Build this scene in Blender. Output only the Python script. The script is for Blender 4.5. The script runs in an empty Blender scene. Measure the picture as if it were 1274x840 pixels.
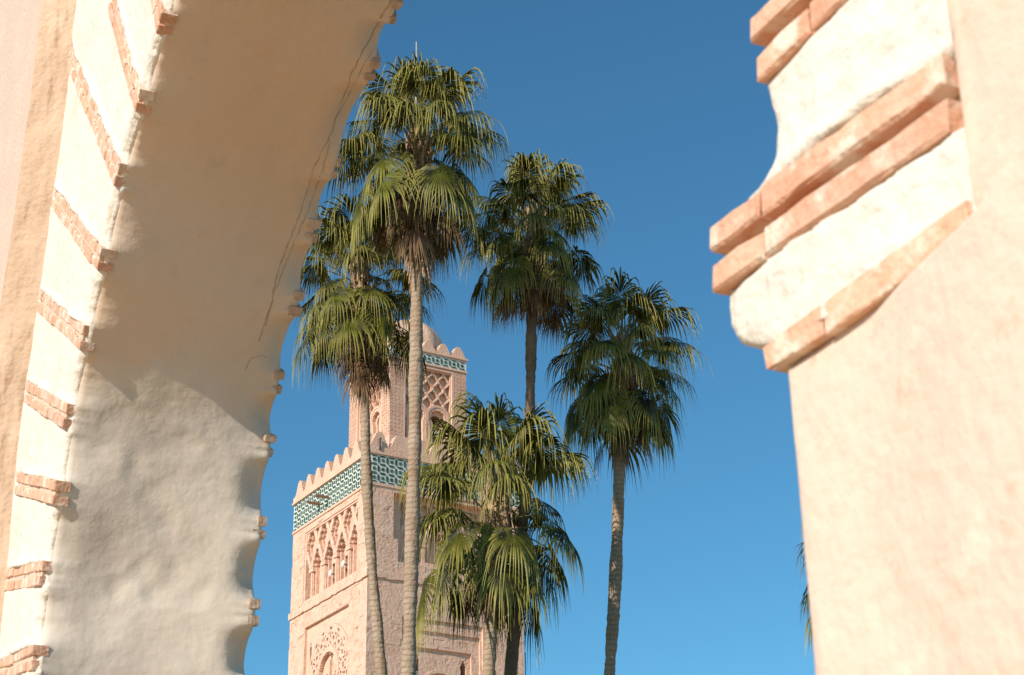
import bpy, math, random
import numpy as np
from mathutils import Vector, Matrix

# ------------------------------------------------------------------ camera
CX, CY, F = 637.0, 420.0, 2200.0              # photograph centre and focal length in its pixels
PITCH = math.atan(1000 / 2200.0)
ROLL = math.atan(77 / 4840.0)
CAMZ = 1.6
scene = bpy.context.scene
col = scene.collection
cam_d = bpy.data.cameras.new('camera')
cam = bpy.data.objects.new('camera', cam_d)
col.objects.link(cam)
scene.camera = cam
cam.location = (0, 0, CAMZ)
cam.rotation_euler = (Matrix.Rotation(math.pi / 2 + PITCH, 3, 'X') @ Matrix.Rotation(-ROLL, 3, 'Z')).to_euler()
cam_d.sensor_width = 36.0
cam_d.lens = F / 1274.0 * 36.0
cam_d.clip_end = 5000
cam_d.clip_start = 0.05
cam_d.dof.use_dof = True
cam_d.dof.focus_distance = 24.0
cam_d.dof.aperture_fstop = 15.0

# ------------------------------------------------------------------ world, sun, exposure
SUN_AZ, SUN_EL = 222.0, 29.0                  # clockwise from +Y
w = bpy.data.worlds.new("World")
scene.world = w
w.use_nodes = True
nt = w.node_tree
sky = nt.nodes.new('ShaderNodeTexSky')
sky.sky_type = 'NISHITA'
sky.sun_disc = False
sky.sun_elevation = math.radians(SUN_EL)
sky.sun_rotation = math.radians(SUN_AZ)
sky.air_density = 1.0
sky.dust_density = 0.1
sky.ozone_density = 1.0
bgn = nt.nodes['Background']
grade = nt.nodes.new('ShaderNodeMix'); grade.data_type = 'RGBA'; grade.blend_type = 'MULTIPLY'
grade.inputs[0].default_value = 1.0; grade.inputs[7].default_value = (0.47, 1.0, 1.19, 1)
nt.links.new(sky.outputs[0], grade.inputs[6]); nt.links.new(grade.outputs[2], bgn.inputs[0])
bgn.inputs[1].default_value = 0.095
sd = bpy.data.lights.new('sun', 'SUN')
sd.energy = 4.6
sd.angle = math.radians(0.5)
sd.color = (1.0, 0.9, 0.79)
so = bpy.data.objects.new('sun', sd)
col.objects.link(so)
a, e = math.radians(SUN_AZ), math.radians(SUN_EL)
tosun = Vector((math.sin(a) * math.cos(e), math.cos(a) * math.cos(e), math.sin(e)))
so.rotation_euler = tosun.to_track_quat('Z', 'Y').to_euler()
so.location = tosun * 50
scene.view_settings.view_transform = 'Standard'
scene.view_settings.look = 'None'
scene.view_settings.exposure = 0.22
scene.view_settings.gamma = 1.0

# ------------------------------------------------------------------ helpers
rnd = random.Random(7)


def ray(x, y):
    dx, v = x - CX, CY - y
    a_ = dx * math.cos(ROLL) + v * math.sin(ROLL)
    b_ = v * math.cos(ROLL) - dx * math.sin(ROLL)
    return Vector((a_, F * math.cos(PITCH) - b_ * math.sin(PITCH), F * math.sin(PITCH) + b_ * math.cos(PITCH)))


def at(x, y, Y):
    """the point of the world, Y metres in front of the camera, that the photograph shows at x, y"""
    d = ray(x, y)
    return d * (Y / d.y) + Vector((0, 0, CAMZ))


def vnoise(x, y, seed=0):
    """value noise on arrays, about -1..1"""
    x = np.asarray(x, float); y = np.asarray(y, float)
    xi = np.floor(x).astype(np.int64); yi = np.floor(y).astype(np.int64)
    xf = x - xi; yf = y - yi
    xf = xf * xf * (3 - 2 * xf); yf = yf * yf * (3 - 2 * yf)

    def h(i, j):
        n = (i * 374761393 + j * 668265263 + seed * 974634777) & 0x7fffffff
        n = ((n ^ (n >> 13)) * 1274126177) & 0x7fffffff
        n = n ^ (n >> 16)
        return (n & 0xffff) / 32767.5 - 1.0
    return ((h(xi, yi) * (1 - xf) + h(xi + 1, yi) * xf) * (1 - yf)
            + (h(xi, yi + 1) * (1 - xf) + h(xi + 1, yi + 1) * xf) * yf)


def fbm(x, y, seed=0, o=4):
    s = 0; a_ = 1.0
    for k in range(o):
        s = s + a_ * vnoise(np.asarray(x) * 2 ** k + 17.3 * k, np.asarray(y) * 2 ** k + 5.1 * k, seed + k)
        a_ *= 0.5
    return s


def mesh_obj(name, verts, faces, mats, parent=None, smooth=False, mi=None):
    me = bpy.data.meshes.new(name)
    verts = [tuple(v) for v in verts]
    me.from_pydata(verts, [], [tuple(f) for f in faces])
    for m in (mats if isinstance(mats, (list, tuple)) else [mats]):
        me.materials.append(m)
    if smooth:
        me.polygons.foreach_set('use_smooth', [True] * len(me.polygons))
    if mi is not None:
        me.polygons.foreach_set('material_index', mi)
    me.update()
    o = bpy.data.objects.new(name, me)
    col.objects.link(o)
    if parent is not None:
        o.parent = parent
        o.matrix_parent_inverse = parent.matrix_world.inverted() if parent.parent else Matrix.Translation(-parent.location)
    return o


def link_mesh(name, me, parent, M):
    """another object sharing the mesh me; M is its matrix in the world, the parent an unrotated Empty"""
    o = bpy.data.objects.new(name, me)
    col.objects.link(o)
    o.parent = parent
    o.matrix_parent_inverse = Matrix.Translation(-parent.location)
    o.matrix_basis = M
    return o


def tag(o, label, cat, group=None, kind=None):
    if label: o['label'] = label
    if cat: o['category'] = cat
    if group: o['group'] = group
    if kind: o['kind'] = kind
    return o


def empty(name, loc, label, cat, group=None):
    o = bpy.data.objects.new(name, None)
    o.empty_display_size = 0.3
    o.location = loc
    col.objects.link(o)
    return tag(o, label, cat, group)


def grid_faces(nr, nc, flip=False, off=0):
    i = np.arange(nr - 1)[:, None] * nc + np.arange(nc - 1)[None, :] + off
    q = np.stack([i, i + 1, i + 1 + nc, i + nc], -1).reshape(-1, 4)
    return q[:, ::-1].tolist() if flip else q.tolist()


class MB:
    def __init__(s): s.v = []; s.f = []

    def box(s, o, ax, ay, az):
        n = len(s.v)
        for k in (0, 1):
            for j in (0, 1):
                for i in (0, 1):
                    s.v.append(o + ax * i + ay * j + az * k)
        F_ = [(0, 2, 3, 1), (4, 5, 7, 6), (0, 1, 5, 4), (2, 6, 7, 3), (0, 4, 6, 2), (1, 3, 7, 5)]
        if ax.cross(ay).dot(az) < 0:
            F_ = [f[::-1] for f in F_]
        s.f += [tuple(n + q for q in f) for f in F_]

    def prism(s, pts, d):
        n = len(s.v); m = len(pts)
        s.v += [Vector(p) for p in pts] + [Vector(p) + d for p in pts]
        s.f.append(tuple(range(n, n + m))[::-1]); s.f.append(tuple(range(n + m, n + 2 * m)))
        for i in range(m):
            j = (i + 1) % m
            s.f.append((n + i, n + j, n + m + j, n + m + i))

    def tube(s, pts, rad, sides=10, cap=True):
        n = len(s.v)
        pts = [Vector(p) for p in pts]
        for i, p in enumerate(pts):
            d = (pts[min(i + 1, len(pts) - 1)] - pts[max(i - 1, 0)]).normalized()
            a_ = d.cross(Vector((0.13, 0.97, 0.2))).normalized(); b_ = d.cross(a_)
            r_ = rad[i] if isinstance(rad, (list, tuple)) else rad
            for k in range(sides):
                t = 2 * math.pi * k / sides
                s.v.append(p + a_ * (r_ * math.cos(t)) + b_ * (r_ * math.sin(t)))
        for i in range(len(pts) - 1):
            for k in range(sides):
                k2 = (k + 1) % sides
                s.f.append((n + i * sides + k, n + i * sides + k2, n + (i + 1) * sides + k2, n + (i + 1) * sides + k))
        if cap:
            s.f.append(tuple(n + k for k in range(sides))[::-1])
            s.f.append(tuple(n + (len(pts) - 1) * sides + k for k in range(sides)))

    def build(s, name, mats, parent=None, smooth=False):
        return mesh_obj(name, s.v, s.f, mats, parent, smooth)


# ------------------------------------------------------------------ materials
def mat(name, base, rough=0.9, var=None, scale=3.0, vscale=None, bump=0.0, bscale=40.0, spec=0.25, extra=None, coord='Object', rand=0.0, stretch=None):
    """procedural material: base colour mottled towards var by noise, fine bump"""
    m = bpy.data.materials.new(name)
    m.use_nodes = True
    N = m.node_tree.nodes; L = m.node_tree.links
    b = N['Principled BSDF']
    b.inputs['Roughness'].default_value = rough
    b.inputs['Specular IOR Level'].default_value = spec
    tc = N.new('ShaderNodeTexCoord')
    src = tc.outputs[coord]
    if stretch:
        mp = N.new('ShaderNodeMapping'); mp.inputs['Scale'].default_value = stretch
        L.new(src, mp.inputs[0]); src = mp.outputs[0]
    cur = None
    rgb = N.new('ShaderNodeRGB'); rgb.outputs[0].default_value = (*base, 1); cur = rgb.outputs[0]
    vs = var or []
    for k, (c, sc_, lo, hi, amt) in enumerate(vs):
        n = N.new('ShaderNodeTexNoise'); n.inputs['Scale'].default_value = sc_; n.inputs['Detail'].default_value = 6
        n.inputs['Roughness'].default_value = 0.6
        off = N.new('ShaderNodeMapping'); off.inputs['Location'].default_value = (k * 3.7, k * 1.3, k * 7.1)
        L.new(src, off.inputs[0]); L.new(off.outputs[0], n.inputs[0])
        r = N.new('ShaderNodeMapRange'); r.inputs[1].default_value = lo; r.inputs[2].default_value = hi; r.inputs[4].default_value = amt
        L.new(n.outputs[0], r.inputs[0])
        mx = N.new('ShaderNodeMix'); mx.data_type = 'RGBA'
        L.new(r.outputs[0], mx.inputs[0]); L.new(cur, mx.inputs[6]); mx.inputs[7].default_value = (*c, 1)
        cur = mx.outputs[2]
    if rand:
        oi = N.new('ShaderNodeObjectInfo'); hs = N.new('ShaderNodeHueSaturation')
        r = N.new('ShaderNodeMapRange'); r.inputs[3].default_value = 1 - rand; r.inputs[4].default_value = 1 + rand
        L.new(oi.outputs['Random'], r.inputs[0]); L.new(r.outputs[0], hs.inputs['Value'])
        r2 = N.new('ShaderNodeMapRange'); r2.inputs[3].default_value = 0.5 - rand * 0.04; r2.inputs[4].default_value = 0.5 + rand * 0.04
        ml = N.new('ShaderNodeMath'); ml.operation = 'MULTIPLY'; ml.inputs[1].default_value = 7.31
        fr = N.new('ShaderNodeMath'); fr.operation = 'FRACT'
        L.new(oi.outputs['Random'], ml.inputs[0]); L.new(ml.outputs[0], fr.inputs[0]); L.new(fr.outputs[0], r2.inputs[0]); L.new(r2.outputs[0], hs.inputs['Hue'])
        L.new(cur, hs.inputs['Color']); cur = hs.outputs[0]
    if extra: cur = extra(N, L, cur, src, b)
    L.new(cur, b.inputs['Base Color'])
    if bump:
        last = None
        for sc_, st in ((bscale, bump), (bscale * 6, bump * 0.35)):
            n = N.new('ShaderNodeTexNoise'); n.inputs['Scale'].default_value = sc_; n.inputs['Detail'].default_value = 5
            L.new(src, n.inputs[0])
            bp = N.new('ShaderNodeBump'); bp.inputs['Strength'].default_value = min(1, st); bp.inputs['Distance'].default_value = 0.5 / sc_
            L.new(n.outputs[0], bp.inputs['Height'])
            if last is not None: L.new(last, bp.inputs['Normal'])
            last = bp.outputs[0]
        L.new(last, b.inputs['Normal'])
    return m


M_white = mat('cream_limewash', (0.70, 0.635, 0.545), 0.95, [((0.66, 0.55, 0.43), 2.5, 0.5, 0.75, 0.7), ((0.76, 0.71, 0.63), 9.0, 0.45, 0.7, 0.6), ((0.60, 0.50, 0.38), 26.0, 0.62, 0.75, 0.5), ((0.58, 0.44, 0.30), 6.0, 0.66, 0.76, 0.5)], bump=0.7, bscale=24)
def lit_lowcoat(N, L, cur, src, b):  # paler lower plaster, sunlit tone painted in up to the shadow line
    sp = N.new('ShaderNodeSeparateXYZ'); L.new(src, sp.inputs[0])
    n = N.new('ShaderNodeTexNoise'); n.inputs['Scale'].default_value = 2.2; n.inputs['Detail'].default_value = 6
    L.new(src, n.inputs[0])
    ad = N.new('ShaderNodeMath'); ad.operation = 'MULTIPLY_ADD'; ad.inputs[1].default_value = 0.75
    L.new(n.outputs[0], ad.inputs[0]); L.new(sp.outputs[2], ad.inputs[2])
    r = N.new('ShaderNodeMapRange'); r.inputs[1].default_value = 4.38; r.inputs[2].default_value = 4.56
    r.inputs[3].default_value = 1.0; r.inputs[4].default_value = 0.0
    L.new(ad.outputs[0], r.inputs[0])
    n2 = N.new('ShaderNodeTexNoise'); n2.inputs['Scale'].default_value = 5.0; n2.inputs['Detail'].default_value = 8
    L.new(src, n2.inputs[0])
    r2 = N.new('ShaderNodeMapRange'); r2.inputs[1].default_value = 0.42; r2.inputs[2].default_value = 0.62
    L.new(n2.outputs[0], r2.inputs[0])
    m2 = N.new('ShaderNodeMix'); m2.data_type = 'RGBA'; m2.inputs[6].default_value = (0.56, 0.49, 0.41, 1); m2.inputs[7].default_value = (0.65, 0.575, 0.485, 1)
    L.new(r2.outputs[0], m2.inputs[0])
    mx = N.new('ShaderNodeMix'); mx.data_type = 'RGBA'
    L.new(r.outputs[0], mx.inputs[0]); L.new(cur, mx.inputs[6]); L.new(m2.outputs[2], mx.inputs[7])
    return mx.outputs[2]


M_soffit = mat('soffit_plaster', (0.66, 0.515, 0.395), 0.95, [((0.65, 0.475, 0.33), 1.1, 0.42, 0.66, 0.8), ((0.62, 0.52, 0.42), 2.4, 0.45, 0.7, 0.8), ((0.50, 0.38, 0.28), 9.0, 0.58, 0.78, 0.4)], bump=0.2, bscale=20, extra=lit_lowcoat)
M_pink = mat('pink_plaster', (0.68, 0.515, 0.405), 0.95, [((0.70, 0.54, 0.43), 2.2, 0.42, 0.66, 0.9), ((0.65, 0.46, 0.36), 5.0, 0.5, 0.72, 0.6), ((0.56, 0.33, 0.21), 24.0, 0.63, 0.74, 0.6), ((0.75, 0.62, 0.50), 13.0, 0.58, 0.7, 0.6)], bump=0.4, bscale=34)
M_pinkfar = mat('pink_plaster_rough', (0.60, 0.455, 0.36), 0.95, [((0.66, 0.50, 0.41), 4.0, 0.45, 0.7, 0.9), ((0.66, 0.45, 0.33), 20.0, 0.55, 0.75, 0.6)], bump=0.8, bscale=45)
M_ochre = mat('ochre_render', (0.55, 0.39, 0.27), 0.97, [((0.63, 0.47, 0.34), 3.0, 0.45, 0.7, 0.8), ((0.46, 0.29, 0.16), 12.0, 0.52, 0.72, 0.6), ((0.70, 0.57, 0.44), 9.0, 0.6, 0.8, 0.5)], bump=0.7, bscale=38)
M_mortar = mat('mortar', (0.62, 0.47, 0.36), 0.97, [((0.66, 0.52, 0.38), 20.0, 0.45, 0.7, 0.7)], bump=0.6, bscale=60)
M_brick = mat('thin_clay_brick', (0.62, 0.33, 0.21), 0.95, [((0.68, 0.44, 0.31), 12.0, 0.38, 0.62, 0.9), ((0.74, 0.62, 0.50), 15.0, 0.50, 0.62, 0.85), ((0.52, 0.25, 0.13), 45.0, 0.56, 0.74, 0.5)], bump=0.9, bscale=60, rand=0.08)
M_joint = mat('shaded_ochre_mortar', (0.40, 0.26, 0.13), 0.97, [((0.50, 0.36, 0.20), 20.0, 0.45, 0.7, 0.7)], bump=0.8, bscale=60)  # right-hand mortar, groove shade put into its darker colour
M_tip = mat('plaster_smeared_brick', (0.40, 0.26, 0.17), 0.95, [((0.55, 0.43, 0.33), 10.0, 0.42, 0.60, 0.9)], bump=0.9, bscale=40)
M_crack = mat('crack_shadow', (0.36, 0.24, 0.15), 1.0, [((0.52, 0.38, 0.26), 20.0, 0.45, 0.6, 0.8)])


def stones(N, L, cur, src, b):
    v = N.new('ShaderNodeTexVoronoi'); v.feature = 'F1'; v.inputs['Scale'].default_value = 2.6; v.inputs['Randomness'].default_value = 0.9
    mp = N.new('ShaderNodeMapping'); mp.inputs['Scale'].default_value = (1, 1, 1.35)
    L.new(src, mp.inputs[0]); L.new(mp.outputs[0], v.inputs['Vector'])
    sp = N.new('ShaderNodeSeparateColor'); L.new(v.outputs['Color'], sp.inputs[0])
    r = N.new('ShaderNodeMapRange'); r.inputs[1].default_value = 0.35; r.inputs[2].default_value = 1.0; r.inputs[4].default_value = 0.45
    L.new(sp.outputs[0], r.inputs[0])
    mx = N.new('ShaderNodeMix'); mx.data_type = 'RGBA'; mx.inputs[7].default_value = (0.74, 0.545, 0.425, 1)
    L.new(r.outputs[0], mx.inputs[0]); L.new(cur, mx.inputs[6])
    r2 = N.new('ShaderNodeMapRange'); r2.inputs[1].default_value = 0.0; r2.inputs[2].default_value = 0.5; r2.inputs[4].default_value = 0.4
    L.new(sp.outputs[1], r2.inputs[0])
    mx2 = N.new('ShaderNodeMix'); mx2.data_type = 'RGBA'; mx2.inputs[6].default_value = (0.53, 0.34, 0.225, 1)
    r2.inputs[3].default_value = 0.6; r2.inputs[4].default_value = 1.0
    L.new(r2.outputs[0], mx2.inputs[0]); L.new(mx.outputs[2], mx2.inputs[7])
    return mx2.outputs[2]


M_tower = mat('tower_stone', (0.72, 0.46, 0.34), 0.95, [((0.72, 0.50, 0.38), 1.3, 0.42, 0.66, 0.8), ((0.56, 0.35, 0.245), 5.0, 0.52, 0.72, 0.5)], bump=0.55, bscale=7, extra=stones)
M_towerpl = mat('tower_plaster', (0.69, 0.435, 0.315), 0.95, [((0.72, 0.52, 0.38), 1.3, 0.42, 0.66, 0.8), ((0.58, 0.35, 0.25), 7.0, 0.52, 0.72, 0.5)], bump=0.5, bscale=9)
M_carve = mat('carved_plaster', (0.68, 0.43, 0.315), 0.95, [((0.72, 0.52, 0.38), 1.3, 0.42, 0.66, 0.8)], bump=0.3, bscale=12)
M_strap = mat('white_glazed_strap', (0.74, 0.74, 0.66), 0.5, [((0.50, 0.52, 0.44), 6.0, 0.5, 0.7, 0.6)], spec=0.5)
M_tile = mat('green_glazed_tile', (0.028, 0.075, 0.055), 0.45, [((0.09, 0.15, 0.12), 0.8, 0.45, 0.62, 0.8), ((0.03, 0.08, 0.06), 7.0, 0.5, 0.7, 0.6)], spec=0.5, rand=0.35)
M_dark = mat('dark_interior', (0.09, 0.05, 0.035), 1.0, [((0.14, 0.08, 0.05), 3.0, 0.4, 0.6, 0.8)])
M_wood = mat('old_timber', (0.28, 0.16, 0.09), 0.9, [((0.18, 0.1, 0.06), 12.0, 0.4, 0.6, 0.8)], bump=0.4)
M_lamp = mat('white_enamel', (0.62, 0.60, 0.52), 0.4, [((0.65, 0.62, 0.52), 5.0, 0.5, 0.7, 0.5)], spec=0.5)
M_metal = mat('dark_metal', (0.06, 0.06, 0.06), 0.5, [((0.12, 0.08, 0.05), 9.0, 0.5, 0.7, 0.5)])
def low_bounce_strip(N, L, cur, src, b):  # unseen dark strip, added to cut light bouncing up under the palms
    sp = N.new('ShaderNodeSeparateXYZ'); L.new(src, sp.inputs[0])
    n = N.new('ShaderNodeTexNoise'); n.inputs['Scale'].default_value = 0.3; n.inputs['Detail'].default_value = 6
    L.new(src, n.inputs[0])
    ad = N.new('ShaderNodeMath'); ad.operation = 'MULTIPLY_ADD'; ad.inputs[1].default_value = 5.0
    L.new(n.outputs[0], ad.inputs[0]); L.new(sp.outputs[1], ad.inputs[2])
    r = N.new('ShaderNodeMapRange'); r.inputs[1].default_value = 15.5; r.inputs[2].default_value = 16.0
    L.new(ad.outputs[0], r.inputs[0])
    mx = N.new('ShaderNodeMix'); mx.data_type = 'RGBA'; mx.inputs[7].default_value = (0.055, 0.065, 0.028, 1)
    r3 = N.new('ShaderNodeMapRange'); r3.inputs[1].default_value = 57.5; r3.inputs[2].default_value = 58.0; r3.inputs[3].default_value = 1.0; r3.inputs[4].default_value = 0.0
    L.new(ad.outputs[0], r3.inputs[0])
    ml = N.new('ShaderNodeMath'); ml.operation = 'MULTIPLY'
    L.new(r.outputs[0], ml.inputs[0]); L.new(r3.outputs[0], ml.inputs[1])
    L.new(ml.outputs[0], mx.inputs[0]); L.new(cur, mx.inputs[6])
    return mx.outputs[2]


M_ground = mat('packed_earth', (0.62, 0.42, 0.24), 0.95, [((0.54, 0.36, 0.20), 0.4, 0.4, 0.65, 0.8), ((0.66, 0.48, 0.32), 3.0, 0.5, 0.7, 0.6)], bump=0.5, bscale=6, extra=low_bounce_strip)  # unseen ground, orange strengthened to bounce warm light onto the soffit


def leafmat(name, c1, c2, tip, trans=0.04, spec=0.16, rough=0.48, tipstart=0.28):
    def ex(N, L, cur, src, b):
        at_ = N.new('ShaderNodeAttribute'); at_.attribute_name = 'along'
        r = N.new('ShaderNodeMapRange'); r.inputs[1].default_value = tipstart; r.inputs[2].default_value = 1.0; r.inputs[4].default_value = 0.9
        L.new(at_.outputs['Fac'], r.inputs[0])
        mx = N.new('ShaderNodeMix'); mx.data_type = 'RGBA'; mx.inputs[7].default_value = (*tip, 1)
        L.new(r.outputs[0], mx.inputs[0]); L.new(cur, mx.inputs[6])
        return mx.outputs[2]
    m = mat(name, c1, rough, [(c2, 3.0, 0.4, 0.62, 0.9)], spec=spec, rand=0.3, extra=ex)
    if trans:
        N = m.node_tree.nodes; L = m.node_tree.links
        b = N['Principled BSDF']; out = N['Material Output']
        tr = N.new('ShaderNodeBsdfTranslucent'); tr.inputs[0].default_value = (c2[0] * 1.6, c2[1] * 1.7, c2[2] * 0.8, 1)
        ms = N.new('ShaderNodeMixShader'); ms.inputs[0].default_value = trans
        L.new(b.outputs[0], ms.inputs[1]); L.new(tr.outputs[0], ms.inputs[2]); L.new(ms.outputs[0], out.inputs[0])
    return m


M_leaf = leafmat('palm_blade', (0.012, 0.016, 0.004), (0.115, 0.115, 0.012), (0.55, 0.48, 0.12))  # crown shade painted in: blades darkened at the base, yellow tips brightened
M_petiole = mat('petiole', (0.20, 0.20, 0.08), 0.5, [((0.32, 0.26, 0.13), 5.0, 0.4, 0.6, 0.8)], spec=0.4)
M_dead = leafmat('dead_blade', (0.085, 0.045, 0.022), (0.21, 0.12, 0.06), (0.38, 0.26, 0.14), trans=0.05, spec=0.15, rough=0.8)
M_deadpet = mat('dead_petiole', (0.28, 0.17, 0.09), 0.8, [((0.16, 0.09, 0.05), 8.0, 0.4, 0.6, 0.8)])
M_spike = mat('flower_stalk', (0.55, 0.48, 0.36), 0.8, [((0.4, 0.3, 0.2), 9.0, 0.4, 0.6, 0.7)])


def rings(N, L, cur, src, b):
    wv = N.new('ShaderNodeTexWave'); wv.wave_type = 'BANDS'; wv.bands_direction = 'Z'
    wv.inputs['Scale'].default_value = 2.6; wv.inputs['Distortion'].default_value = 3.0; wv.inputs['Detail'].default_value = 3; wv.inputs['Detail Scale'].default_value = 1.5
    L.new(src, wv.inputs[0])
    r = N.new('ShaderNodeMapRange'); r.inputs[1].default_value = 0.0; r.inputs[2].default_value = 0.35; r.inputs[3].default_value = 0.55; r.inputs[4].default_value = 0.0
    L.new(wv.outputs['Fac'], r.inputs[0])
    mx = N.new('ShaderNodeMix'); mx.data_type = 'RGBA'; mx.inputs[7].default_value = (0.20, 0.13, 0.08, 1)
    L.new(r.outputs[0], mx.inputs[0]); L.new(cur, mx.inputs[6])
    return mx.outputs[2]


M_trunk = mat('palm_bark', (0.40, 0.29, 0.195), 0.95, [((0.46, 0.35, 0.25), 1.1, 0.42, 0.66, 0.9), ((0.36, 0.23, 0.14), 2.3, 0.48, 0.7, 0.8), ((0.22, 0.14, 0.09), 14.0, 0.58, 0.74, 0.6)], bump=1.0, bscale=16, extra=rings, rand=0.06)
M_boot = mat('leaf_base_fibre', (0.44, 0.28, 0.16), 0.95, [((0.58, 0.42, 0.26), 6.0, 0.42, 0.62, 0.9), ((0.12, 0.07, 0.04), 16.0, 0.5, 0.66, 0.8)], bump=0.8, bscale=22)

# ------------------------------------------------------------------ the ground
g = 4000.0
gv = []; gn = 41
for j in range(gn):
    for i in range(gn):
        fx = (i / (gn - 1) * 2 - 1); fy = (j / (gn - 1) * 2 - 1)
        gv.append((math.copysign(abs(fx) ** 3, fx) * g, math.copysign(abs(fy) ** 3, fy) * g, 0))
ground = mesh_obj('ground', gv, grid_faces(gn, gn), M_ground)
ground['kind'] = 'structure'

ZV = Vector((0, 0, 1))
# ------------------------------------------------------------------ the near wall with its horseshoe arch
AW = math.radians(-24.8)
U = Vector((math.sin(AW), math.cos(AW), 0))      # along the wall, away from the camera to the left
W = Vector((math.cos(AW), -math.sin(AW), 0))     # into the wall's thickness
UC, ZC, RA, TH = 3.80, 1.28, 2.34, 0.74


def wp(u, w_, z):
    return U * u + W * (1.0 + w_) + Vector((0, 0, z + CAMZ))


def wparr(u, w_, z):
    u, w_, z = np.broadcast_arrays(u, w_, z)
    P = np.empty(u.shape + (3,))
    P[..., 0] = U.x * u + W.x * (1 + w_); P[..., 1] = U.y * u + W.y * (1 + w_); P[..., 2] = z + CAMZ
    return P.reshape(-1, 3)


def onwall(x, y, D=1.0):
    d = ray(x, y)
    t = D / d.dot(W)
    return (d.dot(U) * t, d.z * t)


arch = empty('horseshoe_archway', wp(UC, 0, -CAMZ), 'cream and pink plastered horseshoe archway with pairs of thin clay bricks', 'archway')

# bands of paired bricks: outer and inner end of the joint between the two rows
Lb = [((5, 723), (53, 713)), ((22, 602), (70, 613)), ((33, 488), (83, 518)), ((50, 375), (103, 420)),
      ((68, 247), (125, 323)), ((88, 70), (147, 217)), ((140, 0), (173, 125))]
bands = []


def radial(thd, rout):
    t = math.radians(thd)
    return ((UC + rout * math.cos(t), ZC + rout * math.sin(t)), (UC + RA * math.cos(t), ZC + RA * math.sin(t)))


URI, ULE, ZTOP = 1.14, 6.90, 5.05                # edges of the sunk rectangle


def rectout(thd):
    t = math.radians(thd); c, s = math.cos(t), math.sin(t)
    r = 99
    if c > 0: r = min(r, (ULE - UC) / c)
    if c < 0: r = min(r, (URI - UC) / c)
    if s > 0: r = min(r, (ZTOP - ZC) / s)
    return r


a_, b_ = onwall(0, 835), onwall(42, 818)
for thd in (-7.0, -0.5):
    bands.append((thd, *radial(thd, rectout(thd)), 2))
bands.append((math.degrees(math.atan2(b_[1] - ZC, b_[0] - UC)), a_, b_, 2))
for o_, i_ in Lb:
    a_, b_ = onwall(*o_), onwall(*i_)
    bands.append((math.degrees(math.atan2(b_[1] - ZC, b_[0] - UC)), a_, b_, 2))
t0, t1 = 62.6, 183.0
a1_, b1_ = onwall(203, 20), None
n = 17
for k in range(n + 1):
    thd = t0 + (176.6 - t0) * k / n
    bands.append((thd, *radial(thd, rectout(thd)), 2))
for o_, i_, rows in (((1010, 0), (945, 62), 2), ((1185, 115), (893, 322), 2)):
    a_, b_ = onwall(*o_), onwall(*i_)
    if rows == 2 and o_ == (1010, 0):
        d_ = Vector((a_[0] - b_[0], a_[1] - b_[1])); d_ *= (b_[0] - URI) / (-d_.x); a_ = (b_[0] + d_.x, b_[1] + d_.y)
    th_ = math.degrees(math.atan2(b_[1] - ZC, b_[0] - UC)) % 360
    bands.append((th_, a_, b_, rows))
a_, b_ = onwall(1212, 272), onwall(957, 450)
bands.append((191.6, a_, b_, 1))
th_front = [b[0] for b in bands]
th_back = [-2, 4.8, 11.8, 19.5, 26.9, 32.5, 39.9, 46.5, 52.6, 62.9, 68.5] + [68.5 + (190 - 68.5) * k / 17 for k in range(1, 18)]


def scallop(th, bl, amp, skew, seed):
    """how far the plaster edge draws back between two brick pairs"""
    th = np.asarray(th, float)
    out = np.zeros_like(th)
    r_ = np.random.RandomState(seed)
    for i in range(len(bl) - 1):
        g_ = 0.9 if seed != 5 else 0.6
        lo, hi = bl[i] + g_, bl[i + 1] - g_
        m = (th > lo) & (th < hi)
        s = (th[m] - lo) / (hi - lo)          # 0 just above the lower pair
        pk = skew + r_.uniform(-0.06, 0.06)
        x = np.where(s < pk, s / pk, 1 + (s - pk) / (1 - pk))   # 0..2 with the peak at 1
        prof = np.sin(x * math.pi / 2) ** 1.3
        bulge = np.exp(-((s - 0.9) / 0.09) ** 2) * 0.25 if skew < 0.5 else np.exp(-((s - 0.1) / 0.09) ** 2) * 0.0
        out[m] = amp * r_.uniform(0.8, 1.15) * (prof - bulge)
    return out


TH0, TH1 = -13.0, 192.0
NT = 1400
TH_ = np.linspace(TH0, TH1, NT)
thr = np.radians(TH_)
fr_amp = scallop(TH_, th_front, 1.0, 0.28, 3) * np.where(TH_ > 120, 0.0, 0.034)
fr_amp = fr_amp + scallop(TH_, th_front, 1.0, 0.76, 4) * np.where(TH_ > 120, 0.075, 0.0)
bk_amp = scallop(TH_, th_back, 1.0, 0.4, 5) * 0.07
_bt = sorted((b[0], math.hypot(b[2][0] - UC, b[2][1] - ZC) - RA) for b in bands)
_bt = [q for q in _bt if q[0] < 189.2] + [(190.2, -0.096), (190.9, -0.092), (191.4, -0.075), (191.8, -0.03), (192.0, 0.02)]
off_f = np.interp(TH_, [q[0] for q in _bt], [q[1] for q in _bt])
_bb = [(319, 762), (327, 658), (338, 555), (348, 475), (373, 378), (393, 288), (418, 210), (466, 88), (492, 15)]
_bk = []
for q in _bb:
    u_, z_ = onwall(*q, D=1.0 + TH)
    _bk.append((math.degrees(math.atan2(z_ - ZC, u_ - UC)), math.hypot(u_ - UC, z_ - ZC) - RA))
_bk = [(-13, 0.0)] + _bk + [(80, 0.0), (192, 0.0)]
off_b = np.interp(TH_, [q[0] for q in _bk], [q[1] for q in _bk])
_k = np.hanning(61); _k /= _k.sum()
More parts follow.
